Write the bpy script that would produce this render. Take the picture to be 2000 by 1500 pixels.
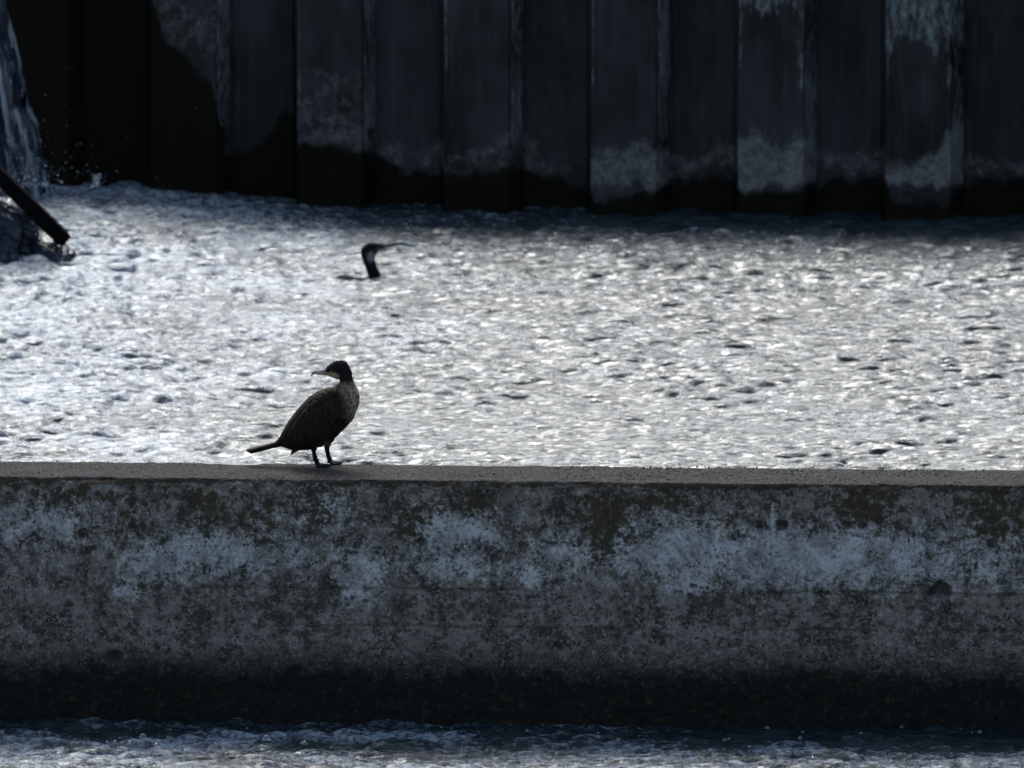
import bpy, math
import numpy as np
from mathutils import Vector

# ------------------------------------------------------------------ camera, sky, sun, exposure
scene = bpy.context.scene
for o in list(bpy.data.objects):
    bpy.data.objects.remove(o)

F = 80.0 / 0.0024            # focal length in pixels of a 2000 pixel wide frame (long telephoto)
CAM_H = 12.8                 # camera height over the water, metres
PITCH = 0.1389               # looking down, radians

cam_data = bpy.data.cameras.new("camera")
cam_data.sensor_width = 36.0
cam_data.lens = F / 2000.0 * 36.0
cam_data.clip_start = 1.0
cam_data.clip_end = 5000.0
cam_data.dof.use_dof = True
cam_data.dof.focus_distance = 81.5
cam_data.dof.aperture_fstop = 7.5
cam = bpy.data.objects.new("camera", cam_data)
scene.collection.objects.link(cam)
cam.location = (0, 0, CAM_H)
cam.rotation_euler = (math.pi / 2 - PITCH, 0, 0)
scene.camera = cam

SUN_EL = math.radians(45.0)
SUN_AZ = math.radians(-8.0)      # from +Y towards +X
world = bpy.data.worlds.new("World")
scene.world = world
world.use_nodes = True
wn = world.node_tree.nodes
wn.clear()
sky = wn.new("ShaderNodeTexSky")
sky.sky_type = 'NISHITA'
sky.sun_disc = False
sky.sun_elevation = SUN_EL
sky.sun_rotation = SUN_AZ
sky.dust_density = 2.2
sky.air_density = 1.2
bg = wn.new("ShaderNodeBackground")
bg.inputs[1].default_value = 0.10
wo = wn.new("ShaderNodeOutputWorld")
world.node_tree.links.new(sky.outputs[0], bg.inputs[0])
world.node_tree.links.new(bg.outputs[0], wo.inputs[0])

sun_data = bpy.data.lights.new("sun", 'SUN')
sun_data.energy = 2.5
sun_data.angle = math.radians(30.0)
sun_data.color = (0.97, 1.0, 0.985)
sun = bpy.data.objects.new("sun", sun_data)
scene.collection.objects.link(sun)
sd = Vector((math.sin(SUN_AZ) * math.cos(SUN_EL), math.cos(SUN_AZ) * math.cos(SUN_EL), math.sin(SUN_EL)))
sun.rotation_euler = sd.to_track_quat('Z', 'Y').to_euler()
sun.location = (0, 110, 40)

scene.view_settings.view_transform = 'Standard'
scene.view_settings.look = 'None'
scene.view_settings.gamma = 1.0
scene.view_settings.use_curve_mapping = False
scene.view_settings.exposure = 0.90
scene.cycles.use_denoising = True
scene.cycles.max_bounces = 6
scene.cycles.sample_clamp_indirect = 6.0

# ------------------------------------------------------------------ helpers
C = scene.collection
rng = np.random.default_rng(11)


def ray(px, py):
    a = -PITCH - math.atan((py - 750.0) / F)
    return (px - 1000.0) / F, math.tan(a)


def on_z(px, py, z):
    """point at height z seen at photo pixel px,py"""
    rx, t = ray(px, py)
    y = (z - CAM_H) / t
    return Vector((rx * y, y, z))


def on_y(px, py, y):
    rx, t = ray(px, py)
    return Vector((rx * y, y, CAM_H + t * y))


def hash2(ix, iy, seed):
    h = (ix.astype(np.int64) * 374761393 + iy.astype(np.int64) * 668265263 + seed * 974711) & 0xFFFFFFFF
    h = ((h ^ (h >> 13)) * 1274126177) & 0xFFFFFFFF
    h = h ^ (h >> 16)
    return (h & 0xFFFFFF) / float(0xFFFFFF)


def vnoise(x, y, seed=0):
    x = np.asarray(x, float)
    y = np.asarray(y, float)
    ix = np.floor(x)
    iy = np.floor(y)
    fx = x - ix
    fy = y - iy
    fx = fx * fx * fx * (fx * (fx * 6 - 15) + 10)
    fy = fy * fy * fy * (fy * (fy * 6 - 15) + 10)
    a = hash2(ix, iy, seed)
    b = hash2(ix + 1, iy, seed)
    c = hash2(ix, iy + 1, seed)
    d = hash2(ix + 1, iy + 1, seed)
    return (a * (1 - fx) + b * fx) * (1 - fy) + (c * (1 - fx) + d * fx) * fy


def fbm(x, y, seed=0, octaves=4, gain=0.55):
    s = 0.0
    amp = 1.0
    tot = 0.0
    for k in range(octaves):
        s = s + amp * vnoise(x * 2 ** k + 17.3 * k, y * 2 ** k - 9.1 * k, seed + 31 * k)
        tot += amp
        amp *= gain
    return s / tot


def sstep(a, b, x):
    t = np.clip((x - a) / (b - a), 0, 1)
    return t * t * (3 - 2 * t)


def mesh_from(name, verts, faces, mats, parent=None, smooth=True, attrs=None):
    me = bpy.data.meshes.new(name)
    verts = np.asarray(verts, dtype=np.float32).reshape(-1, 3)
    if isinstance(faces, np.ndarray):
        k = faces.shape[1]
        me.vertices.add(len(verts))
        me.vertices.foreach_set("co", verts.ravel())
        me.loops.add(faces.size)
        me.loops.foreach_set("vertex_index", faces.astype(np.int32).ravel())
        me.polygons.add(len(faces))
        me.polygons.foreach_set("loop_start", np.arange(0, faces.size, k, dtype=np.int32))
        me.polygons.foreach_set("loop_total", np.full(len(faces), k, dtype=np.int32))
        me.update(calc_edges=True)
        me.validate()
    else:
        me.from_pydata([tuple(map(float, v)) for v in verts], [], faces)
        me.update()
    if smooth:
        me.polygons.foreach_set("use_smooth", np.ones(len(me.polygons), dtype=bool))
    for m in (mats if isinstance(mats, (list, tuple)) else [mats]):
        me.materials.append(m)
    for k, v in (attrs or {}).items():
        v = np.asarray(v, dtype=np.float32)
        if v.ndim == 1:
            a = me.attributes.new(k, 'FLOAT', 'POINT')
            a.data.foreach_set("value", v)
        else:
            a = me.attributes.new(k, 'FLOAT_COLOR', 'POINT')
            a.data.foreach_set("color", v.ravel())
    ob = bpy.data.objects.new(name, me)
    C.objects.link(ob)
    if parent is not None:
        ob.parent = parent
    return ob


def grid_faces(nu, nv, closed_u=False):
    """rows of nu points, nv rows"""
    i = np.arange(nu if closed_u else nu - 1)
    j = np.arange(nv - 1)
    I, J = np.meshgrid(i, j)
    I2 = (I + 1) % nu
    return np.stack([J * nu + I, J * nu + I2, (J + 1) * nu + I2, (J + 1) * nu + I], -1).reshape(-1, 4)


def tag(o, label=None, cat=None, group=None, kind=None):
    if label:
        o["label"] = label
    if cat:
        o["category"] = cat
    if group:
        o["group"] = group
    if kind:
        o["kind"] = kind
    return o


class NT:
    """small helper for building node materials"""

    def __init__(self, name):
        self.m = bpy.data.materials.new(name)
        self.m.use_nodes = True
        self.t = self.m.node_tree
        self.t.nodes.clear()
        self.out = self.t.nodes.new("ShaderNodeOutputMaterial")
        self.p = self.t.nodes.new("ShaderNodeBsdfPrincipled")
        self.l(self.p.outputs[0], self.out.inputs[0])

    def l(self, a, b):
        self.t.links.new(a, b)

    def put(self, v, sock):
        if hasattr(v, "is_output"):
            self.l(v, sock)
        elif isinstance(v, (tuple, list)) and len(v) == 3 and sock.type == 'RGBA':
            sock.default_value = (*v, 1)
        else:
            sock.default_value = v

    def attr(self, name, color=False):
        n = self.t.nodes.new("ShaderNodeAttribute")
        n.attribute_name = name
        return n.outputs["Color" if color else "Fac"]

    def pos(self, scale=(1, 1, 1)):
        g = self.t.nodes.new("ShaderNodeNewGeometry")
        m = self.t.nodes.new("ShaderNodeVectorMath")
        m.operation = 'MULTIPLY'
        self.l(g.outputs["Position"], m.inputs[0])
        m.inputs[1].default_value = scale
        return m.outputs[0]

    def objpos(self, scale=(1, 1, 1)):
        g = self.t.nodes.new("ShaderNodeTexCoord")
        m = self.t.nodes.new("ShaderNodeVectorMath")
        m.operation = 'MULTIPLY'
        self.l(g.outputs["Object"], m.inputs[0])
        m.inputs[1].default_value = scale
        return m.outputs[0]

    def noise(self, vec, scale, detail=4, rough=0.55, dist=0.0):
        n = self.t.nodes.new("ShaderNodeTexNoise")
        self.l(vec, n.inputs["Vector"])
        n.inputs["Scale"].default_value = scale
        n.inputs["Detail"].default_value = detail
        n.inputs["Roughness"].default_value = rough
        n.inputs["Distortion"].default_value = dist
        return n.outputs["Fac"]

    def voronoi(self, vec, scale, feature='F1', out="Distance", rnd=1.0):
        n = self.t.nodes.new("ShaderNodeTexVoronoi")
        n.feature = feature
        self.l(vec, n.inputs["Vector"])
        n.inputs["Scale"].default_value = scale
        n.inputs["Randomness"].default_value = rnd
        return n.outputs[out]

    def math(self, op, a, b=0.0, clamp=False):
        n = self.t.nodes.new("ShaderNodeMath")
        n.operation = op
        n.use_clamp = clamp
        self.put(a, n.inputs[0])
        self.put(b, n.inputs[1])
        return n.outputs[0]

    def step(self, x, lo, hi, a=0.0, b=1.0):
        n = self.t.nodes.new("ShaderNodeMapRange")
        n.interpolation_type = 'SMOOTHSTEP'
        self.put(x, n.inputs[0])
        n.inputs[1].default_value = lo
        n.inputs[2].default_value = hi
        n.inputs[3].default_value = a
        n.inputs[4].default_value = b
        return n.outputs[0]

    def mix(self, f, a, b):
        n = self.t.nodes.new("ShaderNodeMix")
        n.data_type = 'RGBA'
        self.put(f, n.inputs[0])
        self.put(a, n.inputs[6])
        self.put(b, n.inputs[7])
        return n.outputs[2]

    def bump(self, h, strength, dist, prev=None):
        n = self.t.nodes.new("ShaderNodeBump")
        n.inputs["Strength"].default_value = strength
        n.inputs["Distance"].default_value = dist
        self.l(h, n.inputs["Height"])
        if prev is not None:
            self.l(prev, n.inputs["Normal"])
        return n.outputs[0]

    def set(self, **kw):
        names = dict(color="Base Color", rough="Roughness", spec="Specular IOR Level", ior="IOR", normal="Normal", metal="Metallic", sheen="Sheen Weight", trans="Transmission Weight", alpha="Alpha", coat="Coat Weight")
        for k, v in kw.items():
            self.put(v, self.p.inputs[names[k]])
        return self.m


# ------------------------------------------------------------------ materials
def make_water_material():
    t = NT("river_water")
    p = t.pos()
    foam = t.attr("foam")
    fn = t.noise(t.pos((1, 0.8, 1)), 21.0, 7, 0.74, 0.6)
    f = t.math('ADD', foam, t.math('MULTIPLY', t.math('SUBTRACT', fn, 0.5), 1.9))
    f = t.step(f, 0.22, 0.90)
    deep = t.mix(t.noise(p, 1.3, 3), (0.006, 0.012, 0.014), (0.014, 0.028, 0.032))
    col = t.mix(f, deep, (0.36, 0.395, 0.44))
    b1 = t.bump(t.noise(t.pos((0.42, 0.95, 1)), 26.0, 6, 0.62, 0.9), 0.9, 0.022)
    b2 = t.bump(t.noise(t.pos((0.7, 0.6, 1)), 85.0, 3, 0.6), 0.5, 0.005, b1)
    return t.set(color=col, rough=t.step(f, 0, 1, 0.10, 0.38), ior=1.34, normal=b2)


def make_cascade_material():
    t = NT("cascade_water")
    foam = t.attr("foam")
    n1 = t.noise(t.attr("flow", True), 1.0, 6, 0.65, 0.6)
    f = t.math('ADD', foam, t.math('MULTIPLY', t.math('SUBTRACT', n1, 0.5), 2.4))
    f = t.step(f, 0.40, 0.95)
    col = t.mix(f, (0.012, 0.019, 0.030), (0.30, 0.33, 0.37))
    b = t.bump(n1, 0.7, 0.03)
    b2 = t.bump(t.noise(t.pos((1, 1, 0.5)), 60, 3), 0.5, 0.008, b)
    return t.set(color=col, rough=t.step(f, 0, 1, 0.14, 0.6), ior=1.33, normal=b2)


def make_concrete_material():
    t = NT("weathered_concrete")
    p = t.pos()
    top = t.attr("top")
    pale = t.attr("pale")
    spot = t.attr("spot")
    weed = t.attr("weed")
    mark = t.attr("mark")
    n_f = t.noise(p, 58, 5, 0.75)
    n_m = t.noise(p, 17, 7, 0.72, 0.3)
    n_l = t.noise(p, 3.0, 4, 0.6)
    # bare face
    n_c = t.noise(p, 7.0, 6, 0.7, 0.4)
    face = t.mix(t.step(t.math('ADD', t.math('MULTIPLY', n_m, 0.6), t.math('MULTIPLY', n_c, 0.4)), 0.40, 0.58), (0.036, 0.032, 0.028), (0.215, 0.195, 0.175))
    face = t.mix(t.step(n_f, 0.50, 0.64, 0, 0.8), face, (0.31, 0.30, 0.285))
    # pale bluish lime wash
    pm = t.math('ADD', pale, t.math('MULTIPLY', t.math('SUBTRACT', n_m, 0.5), 1.7))
    pm = t.math('ADD', pm, t.math('MULTIPLY', t.math('SUBTRACT', n_f, 0.5), 1.2))
    pm = t.step(pm, 0.26, 0.72, 0, 0.9)
    face = t.mix(pm, face, t.mix(t.step(t.math('ADD', n_c, t.math('MULTIPLY', t.math('SUBTRACT', n_f, 0.5), 0.7)), 0.35, 0.65), (0.25, 0.245, 0.245), (0.52, 0.53, 0.555)))
    # dark pits
    v = t.voronoi(p, 42)
    pit = t.math('MULTIPLY', t.step(v, 0.18, 0.30, 1, 0), t.step(t.noise(p, 9, 3), 0.45, 0.62))
    face = t.mix(t.math('MULTIPLY', pit, 0.9), face, (0.016, 0.016, 0.016))
    run = t.noise(t.pos((1, 1, 0.10)), 15, 4, 0.65)
    face = t.mix(t.step(run, 0.52, 0.72, 0, 0.45), face, (0.05, 0.047, 0.042))
    # olive brown lichen splotches, also the painted overhang shade under the arris
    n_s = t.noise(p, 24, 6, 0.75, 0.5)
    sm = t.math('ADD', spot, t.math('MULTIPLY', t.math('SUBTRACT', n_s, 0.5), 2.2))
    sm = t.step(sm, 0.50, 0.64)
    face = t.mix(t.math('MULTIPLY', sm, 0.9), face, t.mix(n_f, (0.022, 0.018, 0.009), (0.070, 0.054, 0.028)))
    dampm = t.step(t.math('ADD', t.attr('damp'), t.math('MULTIPLY', t.math('SUBTRACT', n_c, 0.5), 1.4)), 0.25, 1.0, 0, 0.8)
    face = t.mix(dampm, face, t.mix(t.step(n_f, 0.5, 0.66), (0.018, 0.015, 0.012), (0.085, 0.076, 0.064)))
    # weed and slime above the waterline
    wm = t.math('ADD', weed, t.math('MULTIPLY', t.math('SUBTRACT', n_m, 0.5), 1.5))
    wm = t.step(wm, 0.36, 0.74, 0, 0.97)
    slime = t.mix(t.step(t.noise(p, 30, 5, 0.7), 0.52, 0.78), (0.006, 0.005, 0.0035), (0.060, 0.047, 0.022))
    face = t.mix(wm, face, slime)
    face = t.mix(mark, face, (0.030, 0.029, 0.026))
    # top of the wall: gritty brown
    grit = t.noise(t.pos((1, 0.22, 1)), 105, 4, 0.8)
    ledge = t.mix(t.step(grit, 0.40, 0.68), (0.006, 0.0056, 0.005), (0.078, 0.069, 0.061))
    ledge = t.mix(t.step(n_m, 0.42, 0.7, 0, 0.55), ledge, (0.034, 0.032, 0.031))
    ledge = t.mix(t.step(n_l, 0.5, 0.75, 0, 0.4), ledge, (0.050, 0.050, 0.052))
    col = t.mix(top, face, ledge)
    puddle = t.attr("puddle")
    ledge_r = t.step(n_f, 0.3, 0.7, 0.75, 0.95)
    rough = t.math('ADD', t.math('MULTIPLY', top, t.math('SUBTRACT', ledge_r, 0.85)), 0.85)
    rough = t.math('SUBTRACT', rough, t.math('MULTIPLY', wm, 0.25))
    rough = t.math('MULTIPLY', rough, t.math('SUBTRACT', 1.0, t.math('MULTIPLY', puddle, 0.85)))
    h = t.math('ADD', n_m, t.math('MULTIPLY', n_f, 0.5))
    b = t.bump(h, 0.8, 0.012)
    b2 = t.bump(grit, 0.9, 0.006, b)
    return t.set(color=col, rough=rough, spec=t.math('ADD', 0.05, t.math('ADD', t.math('MULTIPLY', puddle, 0.45), t.math('MULTIPLY', t.math('SUBTRACT', 1.0, top), 0.15))), normal=b2)


def make_pile_material():
    t = NT("stained_sheet_steel")
    p = t.pos()
    enc = t.attr("encrust")
    wet = t.attr("wet")
    drip_and_light = t.attr("drip_and_light")
    n_v = t.noise(t.pos((1, 1, 0.10)), 22, 5, 0.65)
    n_m = t.noise(p, 17, 6, 0.7, 0.4)
    n_f = t.noise(p, 60, 5, 0.7)
    n_l = t.noise(t.pos((1, 1, 0.5)), 2.6, 4, 0.6)
    col = t.mix(t.step(n_l, 0.34, 0.68), (0.006, 0.006, 0.0062), (0.030, 0.030, 0.035))
    col = t.mix(t.step(n_v, 0.48, 0.8, 0, 0.55), col, (0.058, 0.057, 0.056))
    col = t.mix(t.step(n_m, 0.58, 0.8, 0, 0.5), col, (0.014, 0.009, 0.006))
    em = t.math('ADD', enc, t.math('MULTIPLY', t.math('SUBTRACT', n_m, 0.5), 1.1))
    em = t.math('ADD', em, t.math('MULTIPLY', t.math('SUBTRACT', n_f, 0.5), 0.5))
    em = t.step(em, 0.30, 0.90)
    col = t.mix(em, col, t.mix(n_f, (0.10, 0.098, 0.092), (0.25, 0.25, 0.245)))
    dm = t.math('ADD', drip_and_light, t.math('MULTIPLY', t.math('SUBTRACT', t.noise(t.pos((1, 1, 0.35)), 34, 6, 0.75), 0.5), 2.0))
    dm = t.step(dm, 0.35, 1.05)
    col = t.mix(dm, col, (0.21, 0.225, 0.235))  # pale drips and edge lines, plus the light painted on the webs
    wm = t.math('ADD', wet, t.math('MULTIPLY', t.math('SUBTRACT', n_m, 0.5), 1.0))
    wm = t.step(wm, 0.22, 0.80)
    col = t.mix(wm, col, t.mix(n_f, (0.004, 0.0038, 0.0022), (0.012, 0.011, 0.006)))
    rough = t.step(em, 0, 1, 0.55, 0.85)
    b = t.bump(t.math('ADD', n_m, n_v), 0.5, 0.012)
    return t.set(color=col, rough=rough, spec=t.step(wm, 0, 1, 0.22, 0.06), normal=b)


def make_feather_material():
    t = NT("cormorant_plumage")
    c = t.attr("tint", True)
    mott = t.attr("mottle")
    p = t.objpos()
    v = t.voronoi(t.objpos((1, 1, 0.6)), 75)
    n = t.noise(p, 90, 4, 0.7)
    k = t.math('MULTIPLY', mott, t.step(t.math('ADD', n, t.math('MULTIPLY', v, 0.4)), 0.55, 0.78))
    col = t.mix(k, c, (0.30, 0.225, 0.17))
    # feather rims
    rim = t.math('MULTIPLY', t.attr("rim"), t.step(v, 0.42, 0.62))
    col = t.mix(t.math('MULTIPLY', rim, 0.32), col, (0.045, 0.034, 0.026))
    b = t.bump(v, 0.55, 0.006)
    b2 = t.bump(t.noise(t.objpos((1, 1, 0.4)), 160, 3, 0.6), 0.5, 0.003, b)
    return t.set(color=col, rough=0.75, spec=0.08, normal=b2)


def make_simple(name, col, rough=0.5, spec=0.5, nscale=20, var=0.35, bump=0.3, bd=0.01):
    t = NT(name)
    n = t.noise(t.pos(), nscale, 5, 0.65)
    c = t.mix(t.step(n, 0.3, 0.7), tuple(x * (1 - var) for x in col), tuple(x * (1 + var) for x in col))
    return t.set(color=c, rough=rough, spec=spec, normal=t.bump(n, bump, bd))


M_WATER = make_water_material()
M_CASC = make_cascade_material()
M_CONC = make_concrete_material()
M_PILE = make_pile_material()
M_BIRD = make_feather_material()
M_BEAM = make_simple("wet_dark_timber", (0.004, 0.0038, 0.0035), 0.8, 0.02, 30, 0.5, 0.6, 0.01)
M_FISH = make_simple("fish_skin", (0.16, 0.18, 0.19), 0.3, 0.5, 60, 0.3, 0.1, 0.002)
M_EYE = make_simple("bird_eye", (0.01, 0.02, 0.015), 0.1, 0.6, 60, 0.1, 0.0, 0.001)
M_GRIT = make_simple("ledge_grit", (0.085, 0.078, 0.070), 0.7, 0.25, 150, 0.7, 0.2, 0.002)
M_BARN = make_simple("barnacle_shell", (0.10, 0.094, 0.082), 0.85, 0.2, 90, 0.5, 0.6, 0.004)


def make_spray():
    t = NT("spray_drop")
    return t.set(color=(0.75, 0.8, 0.85), rough=0.2, ior=1.33)


M_SPRAY = make_spray()


def make_bubble():
    t = NT("bubble_film")
    lw = t.t.nodes.new("ShaderNodeLayerWeight")
    lw.inputs[0].default_value = 0.35
    gl = t.t.nodes.new("ShaderNodeBsdfGlossy")
    gl.inputs["Roughness"].default_value = 0.06
    gl.inputs["Color"].default_value = (0.9, 0.92, 0.95, 1)
    tr = t.t.nodes.new("ShaderNodeBsdfTransparent")
    tr.inputs[0].default_value = (0.93, 0.95, 0.97, 1)
    mx = t.t.nodes.new("ShaderNodeMixShader")
    t.l(t.step(lw.outputs["Facing"], 0.0, 0.9, 0.10, 0.75), mx.inputs[0])
    t.l(tr.outputs[0], mx.inputs[1])
    t.l(gl.outputs[0], mx.inputs[2])
    t.l(mx.outputs[0], t.out.inputs[0])
    return t.m


M_BUBBLE = make_bubble()

# ------------------------------------------------------------------ water
# a random chop built from wave components (inverse Fourier transform), with pinched crests
def chop_field(L, N, seed, lam_lo, lam_hi, slope, aniso, power):
    r = np.random.default_rng(seed)
    k1 = 2 * np.pi * np.fft.fftfreq(N, L / N)
    KX, KY = np.meshgrid(k1, k1)
    K = np.hypot(KX, KY)
    K[0, 0] = 1e-6
    lam = 2 * np.pi / K
    spec = K ** (-power)
    spec *= np.exp(-(lam_lo / lam) ** 2) * np.exp(-(lam / lam_hi) ** 2)
    spec *= (1 - aniso) + aniso * (KY / K) ** 2
    ph = (r.normal(size=(N, N)) + 1j * r.normal(size=(N, N))) * spec
    h = np.fft.ifft2(ph)
    sx = np.real(np.fft.ifft2(ph * 1j * KX))
    sy = np.real(np.fft.ifft2(ph * 1j * KY))
    rms = math.sqrt(np.mean(sx ** 2 + sy ** 2))
    g = slope / rms
    dx = np.real(np.fft.ifft2(ph * -1j * KX / K)) * g
    dy = np.real(np.fft.ifft2(ph * -1j * KY / K)) * g
    return np.real(h) * g, dx, dy


def sample(field, L, x, y):
    N = field.shape[0]
    u = (x / L * N) % N
    v = (y / L * N) % N
    i = np.floor(u).astype(int)
    j = np.floor(v).astype(int)
    fu = u - i
    fv = v - j
    i1 = (i + 1) % N
    j1 = (j + 1) % N
    i %= N
    j %= N
    return (field[j, i] * (1 - fu) + field[j, i1] * fu) * (1 - fv) + (field[j1, i] * (1 - fu) + field[j1, i1] * fu) * fv


WALL_YAW = math.radians(3.6)       # low wall: its right end is nearer
PILE_YAW = math.radians(6.6)       # sheet piling likewise


def wall_y(x):
    return 80.0 - math.tan(WALL_YAW) * x


def pile_y(x):
    return 98.95 - math.tan(PILE_YAW) * x


def water_sheet(name, x0, x1, nx, y_lo, y_hi, ny, seed, mode):
    u = np.linspace(0, 1, nx)
    v = np.linspace(0, 1, ny)
    U, V = np.meshgrid(u, v)
    X = x0 + (x1 - x0) * U
    YL = y_lo(X)
    YH = y_hi(X)
    Y = YL + (YH - YL) * V
    L = 20.48
    h1, dx1, dy1 = chop_field(L, 2048, seed, 0.05, 0.26 if mode == 'far' else 0.18, 0.72, 0.62, 1.3)
    hx = sample(h1, L, (X + 57.3) / 1.95, Y)
    ox = sample(dx1, L, (X + 57.3) / 1.95, Y)
    oy = sample(dy1, L, (X + 57.3) / 1.95, Y)
    steep = np.gradient(hx, axis=0) / np.gradient(Y, axis=0)      # foam thinned on faces toward the camera, painting in dark shaded flecks
    clear = sstep(0.10, 0.55, steep)  # near faces of the waves, shaded through the foam mask
    # calmer and rougher patches
    patch = 0.74 + 0.50 * sstep(0.25, 0.8, fbm(X * 1.1, Y * 0.5, seed + 5, 4))
    if mode == 'far':
        # frothing toe of the cascade at the far left
        gx = (X + 2.75) / 1.15
        gy = (Y - 98.6) / 1.7
        mound = np.exp(-(gx ** 2 + gy ** 2))
        froth = sstep(0.2, -2.9, X) * sstep(86.5, 93.0, Y + 1.2 * (fbm(X, Y, 8, 3) - .5)) 
        lumps = 1 - np.abs(2 * fbm(X * 3.4, Y * 1.9, 71, 4) - 1) * 2.2
        Z = hx * patch * (1 - 0.45 * froth) + mound * 0.10 + froth * 0.045 * lumps + 0.02 * froth
        base = 0.24 + 0.20 * sstep(0.9, -2.6, X + 0.07 * (93 - Y)) + 0.16 * froth
        streak = fbm(X * 1.6, Y * 1.1, 21, 4) - 0.5
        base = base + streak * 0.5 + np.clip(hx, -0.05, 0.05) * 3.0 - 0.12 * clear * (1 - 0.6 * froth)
        # piling's shadow and reflection painted in by thinning foam at its foot, right
        pile_shade = sstep(1.3, 0.15, pile_y(X) - Y) * sstep(-0.8, 1.4, X)
        base = base - 0.25 * pile_shade
    else:
        d = wall_y(X) - Y
        Z = hx * patch - 0.022
        streak = fbm(X * 2.2, Y * 3.0, 22, 4) - 0.5
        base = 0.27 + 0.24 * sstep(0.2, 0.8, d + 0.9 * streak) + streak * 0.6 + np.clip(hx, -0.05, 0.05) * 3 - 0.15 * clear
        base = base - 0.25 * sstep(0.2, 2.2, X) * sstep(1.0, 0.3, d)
    edge = np.minimum(np.minimum(U, 1 - U) * 12, 1)
    lam = 0.75
    P = np.stack([X + lam * ox * edge * patch, Y + lam * oy * edge * patch * np.minimum(np.minimum(V, 1 - V) * 40, 1), Z * edge], -1).reshape(-1, 3)
    return P, base.ravel(), grid_faces(nx, ny)


def add_apron(P, foam, faces, nx, ny, far_x):
    """carry the sheet on sideways as plain water"""
    n = len(P)
    rows = np.arange(ny)
    left = P[rows * nx].copy()
    right = P[rows * nx + nx - 1].copy()
    left[:, 0] = -far_x
    right[:, 0] = far_x
    left[:, 2] = right[:, 2] = 0
    V = np.concatenate([P, left, right])
    fl = [(n + j, int(rows[j] * nx), int(rows[j + 1] * nx), n + j + 1) for j in range(ny - 1)]
    fr = [(int(rows[j] * nx + nx - 1), n + ny + j, n + ny + j + 1, int(rows[j + 1] * nx + nx - 1)) for j in range(ny - 1)]
    return V, np.concatenate([foam, np.full(2 * ny, 0.3)]), np.concatenate([faces, np.array(fl + fr)])


nx, ny = 720, 960
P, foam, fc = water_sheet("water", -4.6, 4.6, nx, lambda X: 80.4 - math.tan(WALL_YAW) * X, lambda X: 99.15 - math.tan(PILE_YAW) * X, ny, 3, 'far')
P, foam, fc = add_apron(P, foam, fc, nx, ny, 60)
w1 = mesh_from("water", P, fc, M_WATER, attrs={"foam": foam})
tag(w1, "choppy silver river water between the low wall and the sheet piling", "water", kind="structure")
nx, ny = 720, 250
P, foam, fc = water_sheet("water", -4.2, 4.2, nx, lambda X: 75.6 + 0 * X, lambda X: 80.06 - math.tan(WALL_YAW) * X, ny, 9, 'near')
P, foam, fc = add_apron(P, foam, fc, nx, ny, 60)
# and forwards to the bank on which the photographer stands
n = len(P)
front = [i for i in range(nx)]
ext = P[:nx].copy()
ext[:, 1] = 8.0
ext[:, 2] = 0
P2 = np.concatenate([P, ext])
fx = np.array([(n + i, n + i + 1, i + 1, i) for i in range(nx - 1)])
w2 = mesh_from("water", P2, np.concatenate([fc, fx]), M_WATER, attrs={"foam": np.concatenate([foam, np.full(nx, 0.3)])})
tag(w2, "frothy rippled water along the foot of the low wall", "water", kind="structure")

# ------------------------------------------------------------------ low concrete wall
WALL_TOP = 1.15
WALL_W = 0.545


def blobs(px, py, lst):
    r = np.zeros_like(px)
    for (cx, cy, rx, ry, a) in lst:
        r = np.maximum(r, a * np.exp(-(((px - cx) / rx) ** 2 + ((py - cy) / ry) ** 2)))
    return r


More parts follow.
